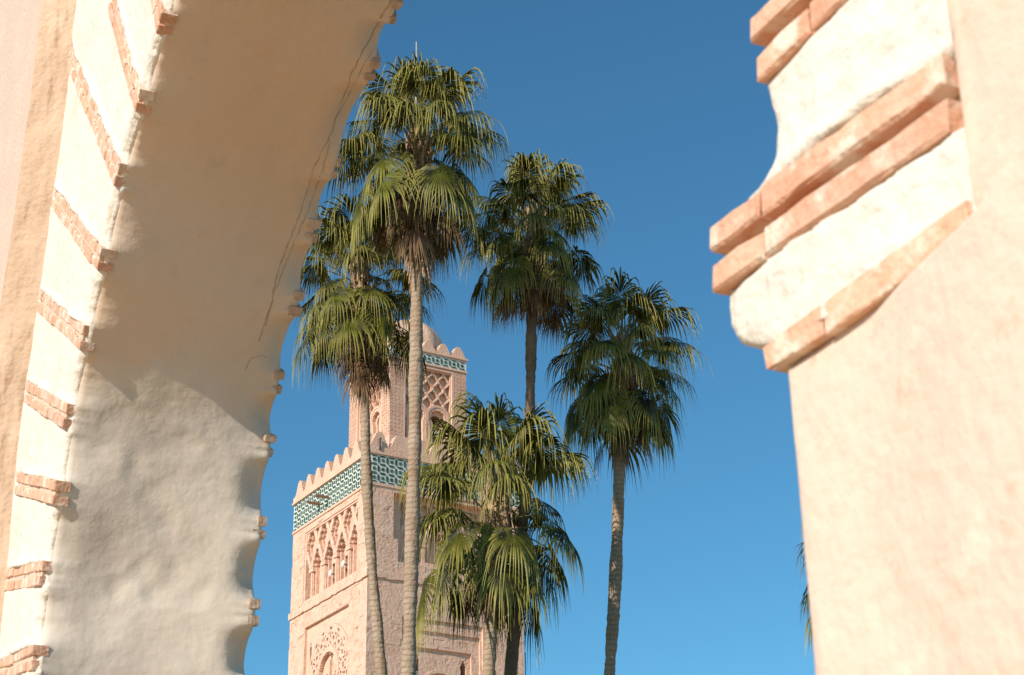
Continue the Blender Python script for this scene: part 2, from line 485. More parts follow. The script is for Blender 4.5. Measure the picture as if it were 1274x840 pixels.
off_fs = np.convolve(np.pad(off_f, 30, 'edge'), _k, 'valid'); off_bs = np.convolve(np.pad(off_b, 30, 'edge'), _k, 'valid')
fr_amp = np.where(TH_ > 188.9, 0.0, fr_amp)
jit = 0.004 * fbm(TH_ * 1.1, TH_ * 0, 11)


def rsurf(w_):
    """intrados radius at depth w_ for every angle"""
    kf = math.exp(-(w_ / 0.06) ** 2); kb = math.exp(-((TH - w_) / 0.06) ** 2)
    r = RA + (off_f * kf + off_fs * (1 - kf)) * math.exp(-(w_ / 0.35) ** 2) + (off_b * kb + off_bs * (1 - kb)) * math.exp(-((TH - w_) / 0.3) ** 2) + fr_amp * math.exp(-(w_ / 0.06) ** 1.5) + bk_amp * math.exp(-((TH - w_) / 0.06) ** 1.8)
    lump = 0.009 * fbm(thr * 4.5, np.full(NT, w_ * 4.0), 21, 2) + 0.0008 * fbm(thr * 22, np.full(NT, w_ * 11), 33, 3) + 0.012 * np.clip(fbm(thr * 13, np.full(NT, w_ * 7.5), 35, 2) - 0.35, 0, 1)
    lump = lump * np.clip((0.85 - thr) * 1.6, 0.3, 1.0)
    edge = min(1.0, w_ / 0.12) * min(1.0, (TH - w_) / 0.12)
    return r + lump * edge + jit * (1 - edge)


RD = 0.018
BT, BG = 0.036, 0.015
rout = np.array([rectout(t) for t in TH_]) + np.where(TH_ < 50, 0.22, 0.06)
r_e = rsurf(0.0)
rows = []
# white face from the outer edge to the arris, each row over all angles
ss = 1 - np.linspace(0, 1, 30) ** 0.8
cosT, sinT = np.cos(thr), np.sin(thr)
for s in ss[::-1][::-1]:
    rr = r_e + RD + (rout - r_e - RD) * s
    u_ = UC + rr * cosT; z_ = ZC + rr * sinT
    a1_, b1_ = bands[-1][1], bands[-1][2]
    z_ = np.where((TH_ > 186) & (rr > 2.37), np.maximum(z_, np.interp(u_, [a1_[0], b1_[0]], [a1_[1], b1_[1]])), z_)
    ww = 0.006 * fbm(u_ * 3.1, z_ * 3.1, 41, 3) + 0.0015 * fbm(u_ * 22, z_ * 22, 42, 2)
    ww = ww * min(1.0, (1 - s) * 8 + 0.3) + 0.006 * (1 - s) ** 8
    for (thd, a_, b_, nrow) in bands:
        if nrow == 1: continue
        ln = math.hypot(b_[0] - a_[0], b_[1] - a_[1]); ex, ez = (b_[0] - a_[0]) / ln, (b_[1] - a_[1]) / ln
        n1, n2 = -ez, ex
        if n2 < 0: n1, n2 = -n1, -n2
        dd_ = (u_ - a_[0]) * n1 + (z_ - a_[1]) * n2
        al_ = (u_ - a_[0]) * ex + (z_ - a_[1]) * ez
        inb = (al_ > -0.03) & (al_ < ln + 0.05)
        gw = 0.030 if nrow == 2 else 0.008
        ww = ww + np.where(inb, 0.045 * np.clip(1 - (np.abs(dd_) - gw) / 0.012, 0, 1) * np.clip(1 - 0 * dd_, 0, 1), 0)
        top = BT + BG / 2 if nrow == 2 else BT / 2
        sm = np.exp(-((dd_ - top - 0.004) / 0.019) ** 2) * (0.010 + 0.010 * fbm(u_ * 9, z_ * 9, 47, 3))
        if nrow == 2: ww = ww - np.where(inb, np.clip(sm, 0, 1), 0)
    rows.append(wparr(u_, ww, z_))
nface = len(rows)
for k in range(1, 6):
    t = k / 5 * math.pi / 2
    rr = r_e + RD * (1 - math.sin(t)); w_ = 0.012 + RD * (1 - math.cos(t))
    rows.append(wparr(UC + rr * cosT, np.full(NT, w_), ZC + rr * sinT))
V = np.concatenate(rows)
face = mesh_obj('voussoir_plaster', V, grid_faces(len(rows), NT, True), M_white, arch, True)
face['label'] = 'cream limewashed face between the brick pairs'
rows2 = [rows[-1]]
for w_ in np.concatenate([np.linspace(0.036, 0.14, 9), np.linspace(0.155, TH - 0.15, 34), np.linspace(TH - 0.135, TH - RD, 10)]):
    rr = rsurf(float(w_)); rows2.append(wparr(UC + rr * cosT, np.full(NT, w_), ZC + rr * sinT))
rb = rsurf(TH - RD)
for k in range(1, 5):
    t = k / 4 * math.pi / 2
    rr = rb + RD * (1 - math.cos(t))
    rows2.append(wparr(UC + rr * cosT, np.full(NT, TH - RD + RD * math.sin(t)), ZC + rr * sinT))
for s in (0.1, 0.4, 1.0):
    rr = rb + RD + (rout - rb - RD) * s
    rows2.append(wparr(UC + rr * cosT, np.full(NT, TH), ZC + rr * sinT))
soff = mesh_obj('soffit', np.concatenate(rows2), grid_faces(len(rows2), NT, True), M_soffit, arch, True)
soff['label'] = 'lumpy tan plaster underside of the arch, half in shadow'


def brick_mesh(name, c, e1, e2, L_, T_, w0, w1, bev, r_, mm=None):
    """a worn brick: e1 along its length, e2 across (both (u,z)), c its middle"""
    pts = []
    ns = max(2, min(8, int(L_ / 0.035))) if L_ > 0.12 else 2
    m2 = 2 * (ns + 1)
    jt = [r_.uniform(-1, 1) * (0.0022 if L_ < 0.2 and T_ > 0 else 0.0011) for _ in range(m2)]
    for (kw, inset) in ((w0, bev), (w0 + bev, 0), (w1, 0)):
        ring = [(-1 + 2 * q / ns, -1) for q in range(ns + 1)] + [(1 - 2 * q / ns, 1) for q in range(ns + 1)]
        for q, (sx, sy) in enumerate(ring):
            x = sx * (L_ / 2 - inset) + r_.uniform(-1, 1) * 0.001
            y = sy * (T_ / 2 - inset) + jt[q] + r_.uniform(-1, 1) * 0.0006
            if q in (0, ns, ns + 1, m2 - 1): x -= sx * abs(jt[q]); y -= sy * abs(jt[q]) * 1.5
            pts.append(wp(c[0] + e1[0] * x + e2[0] * y, kw + r_.uniform(-1, 1) * 0.0012, c[1] + e1[1] * x + e2[1] * y))
    f = [(q, q + 1, m2 - 2 - q, m2 - 1 - q) for q in range(ns)]
    for k in (0, 1):
        for i in range(m2):
            j = (i + 1) % m2
            f.append((k * m2 + i, (k + 1) * m2 + i, (k + 1) * m2 + j, k * m2 + j))
    f += [(2 * m2 + q + 1, 2 * m2 + q, 2 * m2 + m2 - 1 - q, 2 * m2 + m2 - 2 - q) for q in range(ns)]
    o = mesh_obj(name, pts, f, mm or M_brick, arch)
    return o


for (thd, a_, b_, nrow) in bands:
    A_ = Vector(a_); B_ = Vector(b_)
    e1 = (B_ - A_).normalized(); e2 = Vector((-e1.y, e1.x))
    if e2.y < 0: e2 = -e2
    ln = (B_ - A_).length
    # the mortar bed set back between and behind the rows
    off = [(-1, -(BT + BG) / 2), (1, (BT + BG) / 2)] if nrow == 2 else [(0, 0)]
    right = thd > 120
    if nrow == 1:
        m_ = MB(); dE1 = (U * e1.x + ZV * e1.y); dE2 = (U * e2.x + ZV * e2.y)
        m_.box(wp(A_.x - e2.x * 0.014, -0.002, A_.y - e2.y * 0.014), dE1 * (ln - 0.01), dE2 * 0.03, W * 0.03)
        m_.build('mortar_joint', M_mortar, arch)
    if nrow == 2:
        m_ = MB()
        fl_ = 0.020 if right else 0.0
        c0 = A_ - e1 * 0.0; q0 = wp(c0.x - e2.x * 0.012, fl_, c0.y - e2.y * 0.012)
        dE1 = (U * e1.x + ZV * e1.y); dE2 = (U * e2.x + ZV * e2.y)
        k_ = 7; L0 = (ln - 0.012) / k_
        for i in range(k_):
            m_.box(q0 + dE1 * (L0 * i) + W * rnd.uniform(-0.002, 0.002), dE1 * L0, dE2 * 0.024, W * 0.03)
        m_.build('mortar_joint', M_joint if right else M_mortar, arch)
    for (sd_, oy) in off:
        ext = (0.004 + rnd.uniform(-0.006, 0.006)) if nrow == 2 else 0.001
        pos = rnd.uniform(0.10, 0.24) if not right else (0.30 if thd < 185 else 0.25)
        start = ln + ext
        first = True
        while start > 0.03:
            L_ = (0.17 + rnd.uniform(0, 0.12)) if not first else max(0.09, pos)
            if right: L_ = 0.115 if first else 0.30
            L_ = min(L_, start)
            if start - L_ < 0.06: L_ = start
            mid = start - L_ / 2
            c = A_ + e1 * mid + e2 * (oy + rnd.uniform(-0.0015, 0.0015))
            tt = BT * rnd.uniform(0.93, 1.06)
            brick_mesh('brick', c, e1, e2, L_ - (0.004 if nrow == 2 else 0.001), tt, -0.008 + rnd.uniform(-0.003, 0.003), 0.046 if first else 0.06, 0.0035 if nrow == 2 else 0.0015, rnd)
            start -= L_
            first = False
# the tips of the brick pairs on the far face
for thd in th_back:
    t = math.radians(thd); er = Vector((-math.cos(t), -math.sin(t))); e2 = Vector((er.y, -er.x))
    for oy in (-0.028, 0.028):
        c = Vector((UC, ZC)) - er * (RA + float(np.interp(thd, TH_, off_b)) + 0.07 + 0.004 + rnd.uniform(-0.008, 0.006)) + e2 * (oy + rnd.uniform(-.003, .003))
        brick_mesh('brick', c, er, e2, 0.15, BT * rnd.uniform(0.8, 1.05), TH - 0.034 + rnd.uniform(-0.01, 0.012), TH + 0.012, 0.006, rnd, M_tip)


def sheet(name, u_, w_, z_, m, flip=False, parent=arch):
    nr, nc = np.broadcast(u_, w_, z_).shape
    return mesh_obj(name, wparr(u_, w_, z_), grid_faces(nr, nc, flip), m, parent, True)


RV = 0.14
RVR = 0.034
# right pier under the impost brick: front, rounded arris, jamb
zs = np.concatenate([np.linspace(-CAMZ, 0.0, 10), np.linspace(0.02, 0.70, 60), np.linspace(0.705, 0.765, 20)])


def wfront(u_):
    t = np.clip((1.36 - u_) / (1.36 - 1.05), 0, 1); t = t * t * (3 - 2 * t)
    return 0.006 - t * (RVR + 0.006)


uj = 1.480
uf = np.linspace(0.80, uj - 0.02, 46)
Z2, U2 = np.meshgrid(zs, uf, indexing='ij')
WF = wfront(U2) + 0.004 * fbm(U2 * 4, Z2 * 4, 51, 3) + 0.001 * fbm(U2 * 25, Z2 * 25, 52, 2)
_pa, _pb = onwall(1212, 272), onwall(957, 450)
ztop = np.interp(U2, [_pa[0] - 0.2, _pa[0], _pb[0]], [_pa[1], _pa[1], _pb[1]]) - BT / 2 + 0.012
slope = np.clip((Z2 - 0.742) / 0.02, 0, 1) ** 1.5 * 0.05 * np.clip((U2 - 1.08) / 0.06, 0, 1)
WF = np.where(WF + slope > 0.03, np.maximum(WF, 0.03), WF + slope)
WF = np.minimum(WF, 0.03)
Ztop_all = lambda uu: np.interp(uu, [_pa[0] - 0.2, _pa[0], _pb[0]], [_pa[1], _pa[1], _pb[1]]) - BT / 2 + 0.012
arcs_u = []; arcs_w = []
for k in range(1, 6):
    t = k / 5 * math.pi / 2
    arcs_u.append(uj - 0.02 + 0.02 * math.sin(t)); arcs_w.append(0.006 + 0.02 * (1 - math.cos(t)))
jamb_w = list(np.linspace(0.06, TH, 20))
nz = len(zs)
Uc_ = np.concatenate([U2, np.tile(arcs_u, (nz, 1)), np.full((nz, len(jamb_w)), uj)], 1)
Wc_ = np.concatenate([WF, np.tile(arcs_w, (nz, 1)), np.tile(jamb_w, (nz, 1))], 1)
Zc_ = np.tile(zs[:, None], (1, Uc_.shape[1]))
Zc_ = Zc_ + (Ztop_all(Uc_) - 0.755) * np.clip(Zc_ / 0.7, 0, 1)
Uc_[:, len(uf):] += 0.003 * fbm(Wc_[:, len(uf):] * 8, Zc_[:, len(uf):] * 5, 53, 3)
sheet('pier_plaster', Uc_, Wc_, Zc_, M_pink, True)
# right outer wall face, proud of the arch field
zr = np.linspace(-CAMZ, 7.0, 150)
UE_R = onwall(1185, 115, 1.0 - RVR)[0]
ur = np.concatenate([np.linspace(-5.0, -0.2, 10), np.linspace(-0.1, UE_R - 0.008, 60)])
Z2, U2 = np.meshgrid(zr, ur, indexing='ij')
WF = -RVR + 0.0008 + 0.004 * fbm(U2 * 4, Z2 * 4, 51, 3) + 0.001 * fbm(U2 * 25, Z2 * 25, 52, 2)
edu = UE_R + 0.003 * fbm(zr * 6, zr * 0, 63, 3)
ue = np.stack([edu - 0.005, edu, edu + 0.0, edu + 0.0], 1); we = np.tile(np.array([-RVR + 0.001, -RVR + 0.006, -RVR + 0.02, 0.05]), (len(zr), 1))
we = we + np.where(zr < 0.76, 0.03, 0.0)[:, None]
WF[:, -6:] += np.where(zr < 0.74, 0.012, 0.0)[:, None]
U3 = np.concatenate([U2, ue], 1); W3 = np.concatenate([WF, we], 1); Z3 = np.tile(zr[:, None], (1, U3.shape[1]))
sheet('outer_wall_face', U3, W3, Z3, M_pink, True)
# left outer wall: reveal (ochre) and proud face
zl = np.linspace(-CAMZ, 7.0, 330)
zi = [-1.6, 1.0, 1.8, 2.46, 2.91, 3.15, 3.72, 4.22, 4.65, 7.0]
ui = [6.93, 6.93, 6.93, 6.98, 7.00, 6.90, 6.76, 6.72, 6.74, 6.76]
uin = np.interp(zl, zi, ui) + 0.012 * fbm(zl * 5, zl * 0, 71, 3) + 0.01
uot = np.interp(zl, [-1.6, 3.2, 3.55, 3.85, 4.24, 4.7, 7], [7.05, 7.05, 6.95, 6.87, 6.82, 6.84, 6.84]) + 0.006 * fbm(zl * 6, zl * 0, 72, 3)
fr = np.linspace(0, 1, 26)
U3 = uin[:, None] * (1 - fr) + uot[:, None] * fr + 0.006 * fbm(fr[None, :] * 5, zl[:, None] * 9, 73, 4)
W3 = np.tile(0.02 - (RV + 0.015) * fr, (len(zl), 1))
Z3 = np.tile(zl[:, None], (1, 26))
sheet('alfiz_reveal', U3, W3, Z3, M_ochre, False)['label'] = 'rough ochre reveal where the arch field is sunk'
ul = np.concatenate([np.linspace(0, 0.6, 20), np.linspace(0.7, 18, 30)])
U3 = uot[:, None] + ul[None, :]
Z3 = np.tile(zl[:, None], (1, U3.shape[1]))
U3[:, 0] = (uin * 0 + uot) + 0.006 * 0
U3[:, 0] = (uot + 0.006 * fbm(np.full(len(zl), 5.0), zl * 9, 73, 4))
W3 = -RV + 0.005 + 0.003 * fbm(U3 * 5, Z3 * 5, 74, 4)
W3[:, 0] = 0.02 - (RV + 0.015)
sheet('outer_wall_face', U3, W3, Z3, M_pinkfar, False)
# lintel zone above the sunk field, wall core behind, left pier
mb = MB()
mb.box(wp(0.95, -RVR + 0.012, ZTOP + 0.02), U * 5.95, W * (RVR + TH - 0.013), Vector((0, 0, 7.0 - ZTOP - 0.02)))
mb.build('lintel_wall', M_pink, arch)
mb = MB()
mb.box(wp(-5.0, -0.02, -CAMZ), U * (5.0 + 1.05), W * (TH + 0.019), Vector((0, 0, 7.0 + CAMZ - 0.002)))
mb.box(wp(7.07, -0.05, -CAMZ), U * 17.6, W * (TH + 0.049), Vector((0, 0, 7.0 + CAMZ - 0.002)))
mb.box(wp(0.90, 0.045, -CAMZ), U * (uj - 0.90 - 0.03), W * (TH - 0.046), Vector((0, 0, CAMZ + 0.70)))
mb.build('wall_core', M_pink, arch)
mb = MB()
mb.box(wp(2 * UC - uj, 0.004, -CAMZ), U * (7.02 - (2 * UC - uj)), W * (TH - 0.006), Vector((0, 0, CAMZ + 0.76)))
mb.build('pier_plaster', M_pink, arch)


# cracks on the soffit
def onsoffit(x, y, lift=0.0):
    d = ray(x, y)
    du, dw, dz = d.dot(U), d.dot(W), d.z
    A_, B_, C_ = du * du + dz * dz, -2 * (du * UC + dz * ZC), UC * UC + ZC * ZC - (RA) ** 2
    t = (-B_ + math.sqrt(B_ * B_ - 4 * A_ * C_)) / (2 * A_)
    return du * t, dw * t - 1, dz * t


from mathutils.bvhtree import BVHTree
sv = [v.co.copy() for v in soff.data.vertices]
svw = [Vector(p) for p in np.concatenate(rows2)]
bvh = BVHTree.FromPolygons(svw, [tuple(p.vertices) for p in soff.data.polygons])


def crack(pts, w_, seed):
    r_ = random.Random(seed)
    P = []
    O = Vector((0, 0, CAMZ))
    for i in range(len(pts) - 1):
        k = max(2, int(math.hypot(pts[i + 1][0] - pts[i][0], pts[i + 1][1] - pts[i][1]) / 5))
        for j in range(k):
            t = j / k
            P.append((pts[i][0] * (1 - t) + pts[i + 1][0] * t + r_.uniform(-0.9, 0.9), pts[i][1] * (1 - t) + pts[i + 1][1] * t))
    vs = []; fs = []; prev = None
    for i in range(len(P)):
        hit, nn, _, _ = bvh.ray_cast(O, ray(*P[i]).normalized())
        if hit is None: prev = None; continue
        q = P[min(i + 1, len(P) - 1)]; p0 = P[max(i - 1, 0)]
        h2, _, _, _ = bvh.ray_cast(O, ray(*q).normalized()); h0, _, _, _ = bvh.ray_cast(O, ray(*p0).normalized())
        if h2 is None or h0 is None: prev = None; continue
        if nn.dot(hit - O) > 0: nn = -nn
        sdv = (h2 - h0).cross(nn).normalized() * (w_ * r_.uniform(0.3, 1.0) / 2)
        n0 = len(vs); c = hit + nn * 0.0012
        vs += [c - sdv, c + sdv]
        if prev is not None: fs.append((prev, prev + 1, n0 + 1, n0))
        prev = n0
    mesh_obj('crack', vs, fs, M_crack, soff)


crack([(487, 0), (476, 18), (462, 45), (450, 66), (438, 90), (431, 112), (420, 140), (413, 165), (399, 190), (389, 212), (383, 235), (374, 262), (366, 285), (352, 320), (345, 340), (337, 380), (328, 405), (321, 430)], 0.0045, 1)
crack([(471, 55), (455, 75), (444, 98), (432, 120), (418, 150)], 0.003, 2)
crack([(411, 175), (402, 210), (396, 225), (383, 262), (370, 292), (356, 325), (341, 365), (330, 410)], 0.003, 3)
crack([(306, 460), (312, 446), (326, 442), (336, 448)], 0.003, 4)

# ------------------------------------------------------------------ the minaret
AT = math.radians(-31)
TU = Vector((math.sin(AT), math.cos(AT), 0)); TW = Vector((math.cos(AT), -math.sin(AT), 0))
TC = Vector((-7.2026, 82.9186, 0))
WR, WL = 8.8, 9.15
tower = empty('minaret', TC + TU * WL / 2 + TW * WR / 2, 'pink stone minaret with green tile bands and carved arches behind the palms', 'minaret')
ZV = Vector((0, 0, 1))


def relief(name, org, dS, dIn, S0, S1, Z0, Z1, cell, fn, m, parent=tower, mdark=None, darkat=0.7, tol=0.004):
    ns = int(round((S1 - S0) / cell)); nz_ = int(round((Z1 - Z0) / cell))
    cs = (S1 - S0) / ns; cz = (Z1 - Z0) / nz_
    sc_ = S0 + (np.arange(ns) + 0.5) * cs; zc_ = Z0 + (np.arange(nz_) + 0.5) * cz
    SS, ZZ = np.meshgrid(sc_, zc_)
    D = np.round(fn(SS, ZZ) / tol) * tol
    vs = []; fs = []; mi = []

    def quad(p, dk):
        n_ = len(vs); vs.extend(p); fs.append((n_, n_ + 1, n_ + 2, n_ + 3)); mi.append(dk)
    # runs of equal depth along a row become one quad
    for j in range(nz_):
        z0 = Z0 + j * cz; z1 = z0 + cz
        i = 0
        while i < ns:
            k = i
            while k + 1 < ns and D[j, k + 1] == D[j, i]: k += 1
            s0 = S0 + i * cs; s1 = S0 + (k + 1) * cs; d = D[j, i]
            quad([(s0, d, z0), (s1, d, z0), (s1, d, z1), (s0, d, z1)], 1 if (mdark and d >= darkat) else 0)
            if k + 1 < ns:
                d2 = D[j, k + 1]
                quad([(s1, d, z0), (s1, d2, z0), (s1, d2, z1), (s1, d, z1)], 0)
            i = k + 1
        if j + 1 < nz_:
            i = 0
            while i < ns:
                if D[j, i] == D[j + 1, i]: i += 1; continue
                k = i
                while k + 1 < ns and D[j, k + 1] == D[j, i] and D[j + 1, k + 1] == D[j + 1, i]: k += 1
                s0 = S0 + i * cs; s1 = S0 + (k + 1) * cs
                quad([(s0, D[j, i], z1), (s1, D[j, i], z1), (s1, D[j + 1, i], z1), (s0, D[j + 1, i], z1)], 0)
                i = k + 1
    A3 = np.array(vs)
    O = np.array(org); P = O + A3[:, :1] * np.array(dS) + A3[:, 1:2] * np.array(dIn) + A3[:, 2:3] * np.array([0, 0, 1.0])
    return mesh_obj(name, P, fs, [m, mdark] if mdark else [m], parent, False, mi if mdark else None)


def stone_depth(S, Z, seed):
    """irregular coursed rubble: each stone a little in or out, joints worn back"""
    h = 0.34
    row = np.floor(Z / h + 0.25 * vnoise(S * 0.7, Z * 0.5, seed))
    wst = 0.52
    off = (row * 0.37) % 1.0
    c = np.floor(S / wst + off + 0.35 * vnoise(S * 0.9, Z * 2.0, seed + 1))
    n_ = (np.sin(row * 127.1 + c * 311.7 + seed) * 43758.5453) % 1.0
    rag = fbm(S * 3.5, Z * 3.5, seed + 5, 3)
    return 0.045 * (n_ > 0.72) * (rag > -0.2) + 0.02 * n_ + np.clip(rag - 0.9, 0, 1) * 0.25


def arcade(S, Z, c0, nb, P_, z0, zsp, ztop, windows=()):
    """columns, lobed arches and the crossing ribs above; depth from the panel's front"""
    D = np.full(S.shape, 0.34)
    x = (S - c0) / P_
    ib = np.round(x); dx = (S - c0) - ib * P_
    t = Z - zsp
    k = 0.56
    # crossing ribs
    w_ = 0.11 + 0.075 * np.abs(np.sin(math.pi * t / 0.27))
    a1 = np.abs(((S - c0) - (P_ / 2 - k * t) + P_ / 2) % P_ - P_ / 2)
    a2 = np.abs(((S - c0) + (P_ / 2 - k * t) + P_ / 2) % P_ - P_ / 2)
    lat = ((a1 < w_) | (a2 < w_)) & (t > 0)
    ring2 = (((a1 + 0.0) < w_ + 0.09) | (a2 < w_ + 0.09)) & (t > 0)
    D = np.where(ring2, 0.20, D)
    D = np.where(lat, 0.04, D)
    # the area under each arch
    hw = P_ / 2 - k * t - 0.20 + 0.06 * np.cos(2 * math.pi * t / 0.27)
    und = (t > -0.05) & (np.abs(dx) < hw)
    D = np.where(und, 0.42, D)
    low = Z <= zsp
    D = np.where(low, 0.42, D)
    colm = low & (np.abs(np.abs(dx) - P_ / 2) < 0.17)
    rc = (P_ / 2 - np.abs(dx))
    D = np.where(colm, 0.10 + 0.12 * np.clip((np.abs(rc) - 0.06) / 0.11, 0, 1), D)
    pil = low & (np.abs(np.abs(dx) - (P_ / 2 - 0.27)) < 0.05)
    D = np.where(pil, 0.24, D)
    cap = (np.abs(Z - zsp + 0.10) < 0.10) & (np.abs(np.abs(dx) - P_ / 2) < 0.25)
    D = np.where(cap, 0.05, D)
    for wi in windows:
        win = (ib == wi) & (np.abs(dx) < 0.24) & (Z < zsp + 0.62) & (Z > z0 + 0.0)
        key = (ib == wi) & (np.abs(dx) < 0.30) & (Z < zsp - 0.25)
        D = np.where(win | key, 1.0, D)
        bar = (ib == wi) & (np.abs(dx) < 0.30) & (np.abs(Z - (zsp - 0.12)) < 0.13)
        D = np.where(bar, 0.36, D)
    return D


def depthL(S, Z):
    D = stone_depth(S, Z, 3) * 0.4
    P1 = (S > 1.15) & (S < 7.62) & (Z > 27.2) & (Z < 31.08)
    D = np.where(P1, 0.05, D)
    P2 = (S > 1.32) & (S < 7.46) & (Z > 27.3) & (Z < 30.95)
    ar = arcade(S, Z, 1.78, 4, 1.47, 27.3, 28.95, 31, windows=(1, 2))
    D = np.where(P2, 0.05 + ar, D)
    # lower sunk panel with the pierced wheel of lobes
    Q = (S > 2.05) & (S < 7.2) & (Z < 25.82)
    D = np.where(Q, 0.16, D)
    r = np.hypot(S - 4.45, Z - 22.95); th = np.arctan2(Z - 22.95, S - 4.45)
    wheel = Q & (r < 2.42)
    D = np.where(wheel, 0.10, D)
    for (rr, nl, ph, hw, hh) in ((2.2, 15, 0.0, 0.13, 0.07), (1.95, 30, 0.5, 0.06, 0.06), (1.72, 15, 0.5, 0.12, 0.09), (1.48, 15, 0.0, 0.08, 0.07), (1.86, 15, 0.0, 0.05, 0.16), (1.36, 30, 0.5, 0.045, 0.05)):
        step = 2 * math.pi / (nl * 2) * 2
        dth = ((th / step + ph + 0.5) % 1.0 - 0.5) * step * rr
        hole = wheel & (np.abs(r - rr) < hh) & (np.abs(dth) < hw)
        D = np.where(hole, 0.34, D)
    D = np.where(Q & (r < 1.26), 0.06, D)
    D = np.where(Q & (r < 1.02), 0.30, D)
    D = np.where(Q & (r < 0.98) & (np.abs(S - 4.45) < 0.09), 0.14, D)
    D = np.where(Q & (r < 1.0) & (np.hypot((S - 4.45) / 0.11, (Z - 23.72) / 0.2) < 1), 0.5, D)
    for c in (-0.5, 0.45):
        D = np.where(Q & (np.hypot((S - 4.45 - c) / 0.17, (Z - 22.72) / 0.28) < 1), 0.9, D)
    # lancet slot
    D = np.where((np.abs(S - 6.72) < 0.11) & (Z > 24.05) & (Z < 24.75), 0.7, D)
    D = np.where((np.abs(S - 6.72) < 0.05) & (Z > 24.7) & (Z < 24.95), 0.5, D)
    return D


def depthR(S, Z):
    D = stone_depth(S, Z, 9) * 0.24
    Q = ((S > 1.35) & (S < 7.45) & (Z > 28.8) & (Z < 31.2)) | ((S > 1.66) & (S < 7.14) & (Z > 27.65) & (Z < 31.2))
    ar = arcade(S, Z, 2.6, 3, 1.47, 28.0, 29.0, 31, windows=())
    D = np.where(Q, 0.45, D)
    D = np.where(Q & (S > 2.0) & (S < 6.8) & (Z > 28) & (Z < 31.0), 0.45 + ar * 0.8, D)
    Q = (S > 1.95) & (S < 6.45) & (Z < 24.97)
    D = np.where(Q, 0.10 + 0.3 * stone_depth(S, Z, 15), D)
    Q = (S > 2.1) & (S < 6.3) & (Z < 24.40)
    D = np.where(Q, 0.20 + 0.35 * stone_depth(S, Z, 16), D)
    Q = (S > 2.48) & (S < 5.87) & (Z < 23.56)
    D = np.where(Q, 0.32 + 0.3 * stone_depth(S, Z, 17), D)
    r = np.hypot(S - 4.18, Z - 21.45)
    D = np.where(Q & (r < 1.15), 0.26, D)
    D = np.where(Q & (r < 1.0), 0.55, D)
    for c in (2.9, 5.5):
        D = np.where((np.abs(S - c) < 0.15) & (Z > 22.45) & (Z < 22.95), 1.0, D)
        D = np.where((np.abs(S - c) < 0.17 - (Z - 22.9) * 0.45) & (Z >= 22.9) & (Z < 23.22), 1.0, D)
    return D


def fill_dir(fn): return fn


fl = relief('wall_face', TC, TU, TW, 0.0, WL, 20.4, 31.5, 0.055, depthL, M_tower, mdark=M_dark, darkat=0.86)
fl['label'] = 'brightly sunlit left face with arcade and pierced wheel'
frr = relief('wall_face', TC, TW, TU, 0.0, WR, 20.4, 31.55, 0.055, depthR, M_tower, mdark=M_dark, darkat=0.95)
frr['label'] = 'right face of coursed rubble with nested sunk frames'
# core below, behind and above the carved faces
mb = MB()
mb.box(TC.copy(), TU * WL, TW * WR, ZV * 20.4)
mb.box(TC + TU * 1.1 + TW * 1.1 + ZV * 20.402, TU * (WL - 1.101), TW * (WR - 1.101), ZV * 11.1)
mb.box(TC + TU * 0.05 + TW * 0.05 + ZV * 31.51, TU * (WL - 0.1), TW * (WR - 0.1), ZV * 1.6)
mb.build('tower_core', M_towerpl, tower)
# string course, ragged along its lower edge
mb = MB()
for (dS, dIn, Ln) in ((TU, TW, WL), (TW, TU, WR)):
    s = -0.07
    while s < Ln + 0.07:
        L_ = min(rnd.uniform(0.25, 0.6), Ln + 0.07 - s)
        if L_ < 0.02: break
        zb = 26.70 + rnd.uniform(-0.03, 0.03)
        mb.box(TC + dS * s + dIn * (-0.07 - rnd.uniform(0, 0.012)) + ZV * zb, dS * (L_ - 0.004), dIn * 0.07, ZV * (0.34 + rnd.uniform(-0.02, 0.02)))
        s += L_
mb.build('string_course', M_tower, tower)
# mouldings under and over the main tile band
for (z0, h, pr) in ((31.42, 0.13, 0.05), (33.08, 0.10, 0.10), (33.18, 0.30, 0.05)):
    mb = MB()
    mb.box(TC - TU * pr - TW * pr + ZV * z0, TU * (WL + 2 * pr), TW * (WR + 2 * pr), ZV * h)
    mb.build('moulding', M_towerpl, tower)


def merlon_mesh(wd, ht, th, steps):
    prof = []
    for k in range(steps):
        x = wd * (0.5 - 0.34 * (k / steps) ** 0.9)
        prof += [(x, ht * 0.88 * k / steps), (x - wd * 0.006, ht * 0.88 * (k + 0.95) / steps)]
    prof += [(wd * 0.13, ht * 0.89), (wd * 0.13, ht * 0.97), (wd * 0.06, ht)]
    pts = [(x, z) for x, z in prof] + [(-x, z) for x, z in prof[::-1]]
    m_ = MB()
    m_.prism([Vector((x, -th / 2, z)) for x, z in pts], Vector((0, th, 0)))
    me = bpy.data.meshes.new('merlon'); me.from_pydata([tuple(v) for v in m_.v], [], m_.f); me.materials.append(M_towerpl); me.update()
    return me


def merlons(corner, wl, wr, z0, sp, wd, ht, th):
    me = merlon_mesh(wd, ht, th, 5)
    for (o_, dS, Ln, dIn) in ((corner, TU, wl, TW), (corner, TW, wr, TU), (corner + TW * wr, TU, wl, -TW), (corner + TU * wl, TW, wr, -TU)):
        n_ = int(round(Ln / sp)); s_ = Ln / n_
        for k in range(n_):
            p = o_ + dS * (s_ * (k + 0.5)) + dIn * (th / 2 + 0.02) + ZV * z0
            if k == 0: p = p - dS * 0.0
            ry = dS.normalized(); Mx = Matrix((( ry.x, -ry.y, 0, p.x), (ry.y, ry.x, 0, p.y), (0, 0, 1, p.z), (0, 0, 0, 1)))
            link_mesh('merlon', me, tower, Mx)


